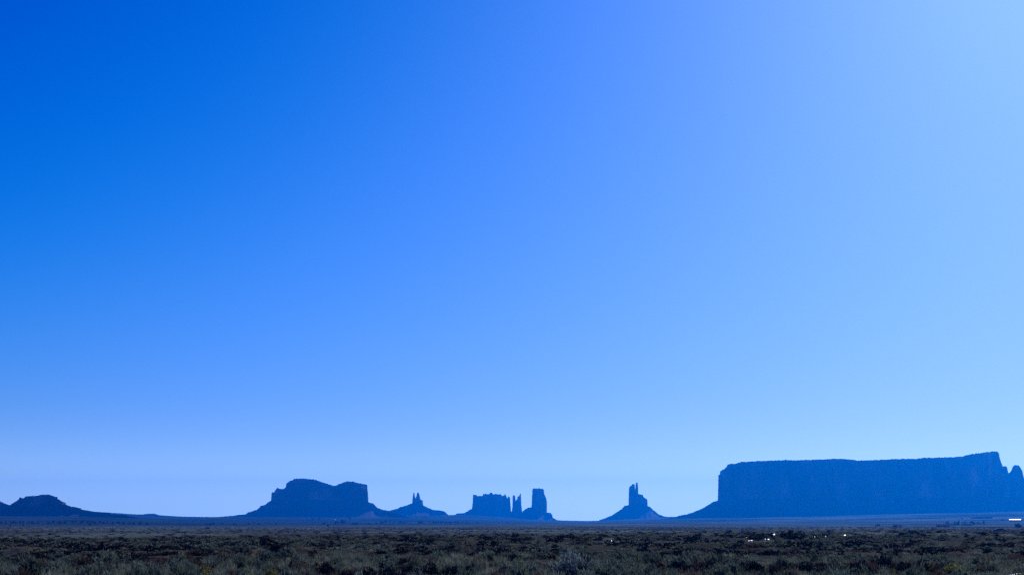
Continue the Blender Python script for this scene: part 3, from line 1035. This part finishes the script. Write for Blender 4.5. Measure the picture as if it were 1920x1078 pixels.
LJ = ('small dark tree in the thin row below the stepped butte at left', 'trees below the stepped butte')
gj = np.random.default_rng(17)
for px, py in ((2, 981), (10, 982), (20, 981), (25, 980.6), (30, 981), (37, 980.8), (43, 981), (54, 980.5), (60, 981), (63, 982), (71, 981), (91, 981.3), (99, 980.5), (110, 980), (113, 982.3),
               (121, 981.5), (124, 980), (136, 979.8), (141, 979.6), (152, 981), (155, 978.5), (163, 980.5), (167, 979.7), (172, 979.8), (178, 981), (187, 980), (194, 981), (169, 984.5), (19, 987),
               (43, 986), (201, 980), (212, 982), (222, 981), (231, 982.4), (243, 982), (250, 983), (262, 982.6), (275, 984)):
    juniper(px, py, gj.uniform(2.4, 4.2), gj.uniform(1.8, 3.4), *LJ)
LJ2 = ('small dark tree dotted along the plain left of the saddle topped butte', 'trees left of the saddle butte')
for px, py, w_ in ((388, 984.2, 4.5), (394.5, 984, 5), (388.5, 991, 5), (401, 982.6, 3), (416, 982.8, 3.4), (439.5, 983.4, 3.4), (467, 983.6, 2.6), (485, 983.6, 2.8), (517, 983.8, 2.4), (475, 981, 2)):
    juniper(px, py, w_, 2.4, *LJ2)
LJ3 = ('small dark tree near the white domed house below the saddle topped butte', 'trees near the white domed house')
for px, py, w_, h_ in ((586, 974.6, 4, 2), (598, 974.4, 4, 2.2), (607, 982.4, 4, 2.4), (614.5, 987, 3, 2.6), (629.5, 983, 2.6, 4.4), (634, 980.6, 2.4, 2.4), (641, 981.8, 4, 5), (646, 981, 3, 3.6),
                       (655, 974, 2.6, 3.4), (662.5, 983.6, 2.6, 3), (668, 983.4, 5, 2.6), (691, 983, 4, 2)):
    juniper(px, py, w_, h_, *LJ3)
LJ4 = ('tiny dark tree in the faint line along the foot of the middle buttes', 'trees along the foot of the middle buttes')
for _ in range(46):
    juniper(gj.uniform(705, 900), gj.uniform(979.2, 981.6), gj.uniform(1.8, 3.4), gj.uniform(1.4, 2.4), *LJ4)
LJ5 = ('dark tree among the low houses below the right end of the mesa', 'trees among the low houses')
for px, py, w_, h_ in ((1777, 983.4, 5, 4.6), (1790.5, 985, 2, 5.4), (1797, 984.2, 6, 5), (1809, 982.6, 7, 3), (1821, 983.4, 5, 4), (1825, 984, 5, 4), (1834, 981.6, 3.6, 2.6), (1844.5, 981.2, 3.6, 4)):
    juniper(px, py, w_, h_, *LJ5)
juniper(1647, 986.4, 8, 2.4, 'flat dark tree alone on the plain, left of the low houses under the mesa', None)
juniper(1909, 989, 9, 5, 'broad dark tree near the right edge, under the long white roof', None)
juniper(1880, 976, 4, 2.6, 'small dark tree just left of the long white roof', None)
LJ6 = ('tiny dark tree on the skyline saddle between the hand spire and the great mesa', 'trees on the skyline saddle')
for px, py in ((1255, 969.4), (1258, 968), (1261, 968), (1264.5, 969), (1281, 965.4), (1289, 964.2)):
    t = empty('juniper_tree', (0, 0, 0), rng.uniform(0, 6.28))
    x, y, z = P(px, py + 1, 5700)
    t.location = (x, y, min(z, max(z - 3, G(x, y) - .2)))
    link('crown', JUN[int(rng.integers(4))], None, t, (0, 0, .18))
    link('trunk', JTRUNK, None, t)
    t.scale = (3.0, 3.0, 2.6)
    tag(t, LJ6[0], 'tree', LJ6[1])

# ------------------------------------------------------------------ houses on the far plain
M_WALL = material('plaster_wall', (0.42, 0.36, 0.30), 0.9, [(0.3, (0.36, 0.30, 0.25)), (0.7, (0.48, 0.42, 0.36))], scale=2)
M_DWALL = material('brown_wall', (0.12, 0.07, 0.05), 0.9, [(0.3, (0.09, 0.055, 0.04)), (0.7, (0.16, 0.10, 0.07))], scale=2)
M_WHITE = material('white_paint', (0.8, 0.8, 0.8), 0.25, [(0.3, (0.74, 0.74, 0.74)), (0.7, (0.84, 0.84, 0.84))], scale=2)
M_TIN = material('tin_roof', (0.6, 0.6, 0.61), 0.55, [(0.3, (0.45, 0.45, 0.46)), (0.7, (0.68, 0.68, 0.68))], scale=3, metallic=0.9)
M_GREYROOF = material('grey_roof', (0.16, 0.15, 0.15), 0.8, [(0.3, (0.12, 0.115, 0.115)), (0.7, (0.20, 0.19, 0.19))], scale=2, spec=0.0)
M_REDROOF = material('red_roof', (0.28, 0.07, 0.05), 0.7, [(0.3, (0.13, 0.04, 0.03)), (0.7, (0.2, 0.06, 0.045))], scale=2, spec=0.0)
M_GLASS = material('dark_glass', (0.02, 0.025, 0.03), 0.12, spec=0.6)
M_DOOR = material('door_paint', (0.10, 0.06, 0.05), 0.7)


def house(name, px, py, wpx, hpx, label, cat, wall_m, roof_m, pitch=14.0, depth=8.0, group=None):
    """low house with its long side and one roof slope turned to the camera"""
    x, y, z = hit(px, py, 400)
    w_, h_ = wpx * y / F, hpx * y / F
    roof_h = math.tan(R(pitch)) * depth / 2
    wall_h = max(1.9, h_ - roof_h)
    root = empty(name, (x, y, z - .1), math.atan2(-x, y))
    wl = MB()
    wl.box(-w_ / 2, w_ / 2, -depth / 2, depth / 2, -.4, wall_h)
    wl.add([(-w_ / 2, -depth / 2, wall_h), (-w_ / 2, depth / 2, wall_h), (-w_ / 2, 0, wall_h + roof_h)], [(0, 2, 1)])
    wl.add([(w_ / 2, -depth / 2, wall_h), (w_ / 2, depth / 2, wall_h), (w_ / 2, 0, wall_h + roof_h)], [(0, 1, 2)])
    wl.build('wall', wall_m, root)
    rf = MB()
    o, t = .45, .16
    for s in (-1, 1):
        e = s * (depth / 2 + o)
        ze = wall_h - o * math.tan(R(pitch)) + .03
        zr = wall_h + roof_h + .03
        X0, X1 = -w_ / 2 - o, w_ / 2 + o
        rf.add([(X0, e, ze), (X1, e, ze), (X1, 0, zr), (X0, 0, zr), (X0, e, ze + t), (X1, e, ze + t), (X1, 0, zr + t), (X0, 0, zr + t)],
               [(0, 1, 2, 3), (4, 7, 6, 5), (0, 4, 5, 1), (3, 7, 4, 0), (1, 5, 6, 2)])
    rf.build('roof', roof_m, root)
    dr = MB()
    dr.box(-.5, .5, -depth / 2 - .05, -depth / 2 + .02, 0, min(2.05, wall_h - .1))
    dr.build('door', M_DOOR, root)
    nwin = max(2, int(w_ // 5))
    for i in range(nwin):
        cx = -w_ / 2 + w_ * (i + .5) / nwin
        if abs(cx) < 1.2:
            continue
        wn = MB()
        wn.box(cx - .6, cx + .6, -depth / 2 - .04, -depth / 2 + .02, .9, min(1.9, wall_h - .12))
        wn.build('window', M_GLASS, root)
    return tag(root, label, cat, group)


HG = 'houses on the far plain'
house('long_house', 1903.5, 977.0, 20, 4.2, 'long low building with a brilliant white roof glaring in the sun at the right edge', 'building', M_DWALL, M_TIN, pitch=17.3, depth=11, group=HG)
house('house', 1845, 972, 30, 4.4, 'long dark building with a pale roof strip, highest on the slope below the mesa', 'house', M_DWALL, M_GREYROOF, 12, 9, HG)
house('house', 1825.5, 972, 9, 3.2, 'small pale roofed house just left of the long dark building', 'house', M_DWALL, M_GREYROOF, 14, 8, HG)
house('house', 1804, 972.4, 5, 3.0, 'tiny pale house at the left end of the upper row below the mesa', 'house', M_WALL, M_GREYROOF, 14, 8, HG)
house('house', 1768, 987, 24, 3, 'low dark house with a reddish roof, leftmost of the lower group of houses', 'house', M_DWALL, M_REDROOF, 14, 8, HG)
house('house', 1786, 984.6, 12, 3.6, 'dark house between two trees behind the reddish roofed house', 'house', M_DWALL, M_GREYROOF, 14, 8, HG)
house('house', 1813, 984.8, 18, 4, 'dark bluish house between round trees in the lower group', 'house', M_DWALL, M_GREYROOF, 12, 8, HG)
house('house', 1839, 982.8, 16, 1.8, 'long pale flat roofed house, rightmost of the lower group', 'house', M_WALL, M_GREYROOF, 8, 6, HG)
house('house', 1679, 988.0, 9, 2.0, 'small reddish house with a pale roof alone on the plain under the mesa', 'house', M_DWALL, M_GREYROOF, 17, 7, HG)
house('shed', 1688, 988.0, 4, 1.8, 'tiny dark shed with a pale roof right of the small reddish house', 'shed', M_DWALL, M_GREYROOF, 17, 5, HG)

x, y, z = hit(627, 976, 400)
rt = empty('domed_house', (x, y, z - .1))
m = MB()
m.lathe([(3.2, -.4), (3.2, 2.0)], 8)
m.build('wall', M_DWALL, rt)
m = MB()
m.lathe([(4.2, 1.7), (4.1, 2.6), (3.6, 3.9), (2.6, 4.9), (1.2, 5.5), (0.02, 5.7)], 20)
m.build('roof', M_WHITE, rt, True)
m = MB()
m.box(-.5, .5, -3.3, -3.0, 0, 1.9)
m.build('door', M_DOOR, rt)
tag(rt, 'small round house with a shining white dome below the saddle topped butte', 'house', HG)
house('shed', 653.5, 975.8, 2.2, 2.8, 'tiny white shed right of the white domed house', 'shed', M_WHITE, M_WHITE, 17, 3, HG)
house('shed', 607, 975.6, 3.4, 2, 'tiny pale shed left of the white domed house', 'shed', M_WALL, M_GREYROOF, 15, 4, HG)
house('shed', 200.5 + 19, 986.2, 1.8, 1.6, 'tiny white shed below the low ridge at left', 'shed', M_WHITE, M_TIN, 17, 3, HG)

# ------------------------------------------------------------------ scrap glinting in the dark brush
M_SCRAP = material('scrap_metal', (0.78, 0.78, 0.8), 0.5, [(0.3, (0.62, 0.62, 0.64)), (0.7, (0.66, 0.66, 0.68))], scale=.3, metallic=0.6)


def scrap(px, py, wpx, hpx, label, tilt=20, lean=0.0, lift=0.12, cat='scrap metal'):
    """bent sheet, tilted so that its face throws the sun back"""
    x, y, z = hit(px, py + hpx * .6, 100, 420)
    w_, h_ = .7 * wpx * y / F, .6 * hpx * y / F
    m_ = MB()
    n = 5
    vs = []
    L_ = max(.2, h_ / max(.12, math.sin(R(tilt))))
    for i in range(n):
        u = i / (n - 1) - .5
        for s in (0, 1):
            for th in (0, .012):
                vs.append((u * w_, (s - .5) * L_, .06 * L_ * math.sin(u * 6 + s) + th))
    fs = []
    for i in range(n - 1):
        a_ = i * 4
        b2 = a_ + 4
        fs += [(a_ + 1, b2 + 1, b2 + 3, a_ + 3), (a_, a_ + 2, b2 + 2, b2), (a_, b2, b2 + 1, a_ + 1), (a_ + 2, a_ + 3, b2 + 3, b2 + 2)]
    fs += [(0, 1, 3, 2), (4 * n - 4, 4 * n - 2, 4 * n - 1, 4 * n - 3)]
    m_.add(vs, fs)
    o = m_.build('scrap_sheet', M_SCRAP)
    o.location = (x, y, z + lift + h_ * .5)
    o.rotation_euler = (R(tilt), R(lean), math.atan2(-x, y))
    return tag(o, label, cat, 'glinting scrap in the dark brush')


scrap(1400, 1008, 2.6, 2.6, 'tiny white glint of scrap above the pale strip, leftmost of the glints', 16)
scrap(1408, 1008, 2.0, 2.0, 'fainter tiny glint of scrap just right of the leftmost glint', 16)
scrap(1407, 1014.5, 11, 1.6, 'thin bluish strip of scrap lying flat before the black brush', 8, 0, .1)
scrap(1435, 1012.5, 3.0, 5, 'slanting white piece of scrap leaning out of the black brush', 24, -38, .15)
scrap(1441, 1012.5, 4, 2.6, 'bluish scrap piece right beside the slanting white one', 14, 20)
scrap(1451.5, 1006.5, 4.4, 3.6, 'brightest white chunk of scrap in the black brush', 17, 10, .25)
scrap(1466, 1007, 4, 2, 'pale grey scrap piece between the brightest glint and the tall black bush', 12)
scrap(1526, 1008, 8, 1.4, 'pale flat strip of scrap right of the tall black bush', 10)
scrap(1546, 1007, 9, 1.3, 'second pale flat strip of scrap, farther right of the tall black bush', 10)
scrap(1584, 1003.5, 4, 2.4, 'small pale scrap piece, rightmost of the scatter under the mesa', 14)
scrap(1146, 1015, 2.4, 2.6, 'single white speck of scrap in the scrub below the lone hand spire', 20)

# ------------------------------------------------------------------ dark car half sunk in the scrub
y = 470.0
x = P(1873, 994, y)[0]
z = G(x, y) + 0.05
car = empty('parked_car', (x, y, z), math.atan2(-x, y) + R(4))
M_CAR = material('dark_car_paint', (0.02, 0.022, 0.03), 0.25, spec=0.5)
M_TYRE = material('tyre_rubber', (0.015, 0.015, 0.015), 0.9)
prof = [(-2.1, .45), (-2.15, .75), (-2.0, .92), (-1.1, 1.0), (-.55, 1.38), (.75, 1.42), (1.45, 1.02), (2.05, .95), (2.15, .7), (2.1, .4)]
m = MB()
vs = []
for s in (-.82, .82):
    for (a_, c_) in prof:
        vs.append((a_, s * (.86 if c_ > 1.1 else 1.0), c_))
n = len(prof)
m.add(vs, [(i, i + 1, n + i + 1, n + i) for i in range(n - 1)] + [tuple(range(n))[::-1], tuple(range(n, 2 * n)), (0, n, 2 * n - 1, n - 1)])
m.build('body', M_CAR, car)
for s in (-1, 1):
    m = MB()
    yy0 = s * .715
    yy1 = s * .83
    m.add([(-.95, yy1, 1.03), (-.5, yy0, 1.32), (.68, yy0, 1.34), (1.2, yy1, 1.05)], [(0, 1, 2, 3) if s > 0 else (3, 2, 1, 0)])
    m.build('window', M_GLASS, car)
for (q0, q1) in ((3, 4), (5, 6)):
    (a0, c0), (a1, c1_) = prof[q0], prof[q1]
    m = MB()
    dx = -.02 if q0 == 3 else .02
    m.add([(a0 + dx, -.66, c0 + .05), (a0 + dx, .66, c0 + .05), (a1 + dx, .6, c1_ - .02), (a1 + dx, -.6, c1_ - .02)], [(0, 1, 2, 3)])
    m.build('windscreen', M_GLASS, car)
for sx_ in (-1.35, 1.35):
    for s in (-.8, .8):
        m = MB()
        m.tube([(sx_, s - .1, .32), (sx_, s + .1, .32)], .32, 14)
        m.build('wheel', M_TYRE, car)
m = MB()
m.tube([(-2.17, -.6, .72), (-2.12, -.6, .72)], .09, 10)
m.build('headlight', M_SCRAP, car)
tag(car, 'dark parked car half hidden in the scrub near the right edge, with one white glint', 'car')

# ------------------------------------------------------------------ wire in the bottom right corner
wf = empty('wire_fence', (0, 0, 0))
ax, ay, az_ = P(1868, 1080, 52)
bx, by, bz = P(1922, 1070.5, 58)
dirv = (Vector((bx, by, bz)) - Vector((ax, ay, az_)))
p0 = Vector((ax, ay, az_)) - dirv * 0.25
p3 = Vector((bx, by, bz)) + dirv * 1.3
wf.location = (p0.x, p0.y, G(p0.x, p0.y))
m = MB()
line = [p0 + (p3 - p0) * (i / 40) - Vector((0, 0, .05 * math.sin(math.pi * i / 40))) for i in range(41)]
m.tube([q - wf.location for q in line], .004, 6)
for i in range(0, 46):
    u = (i + random.uniform(-.35, .35)) / 46
    q = p0 + (p3 - p0) * u - Vector((0, 0, .05 * math.sin(math.pi * u))) - wf.location
    d_ = dirv.normalized()
    hl = random.uniform(.02, .09)
    m.tube([q - d_ * hl, q + d_ * hl], random.uniform(.007, .015), 6)
m.build('wire', M_SCRAP, wf)
for q in (p0, p3):
    m = MB()
    zg = G(q.x, q.y)
    m.tube([Vector((q.x, q.y, zg - .3)) - wf.location, Vector((q.x, q.y, q.z + .1)) - wf.location], [.05, .04], 8)
    m.build('post', M_TWIG, wf)
tag(wf, 'pale glinting fence wire slanting through the grass at the bottom right corner', 'fence')
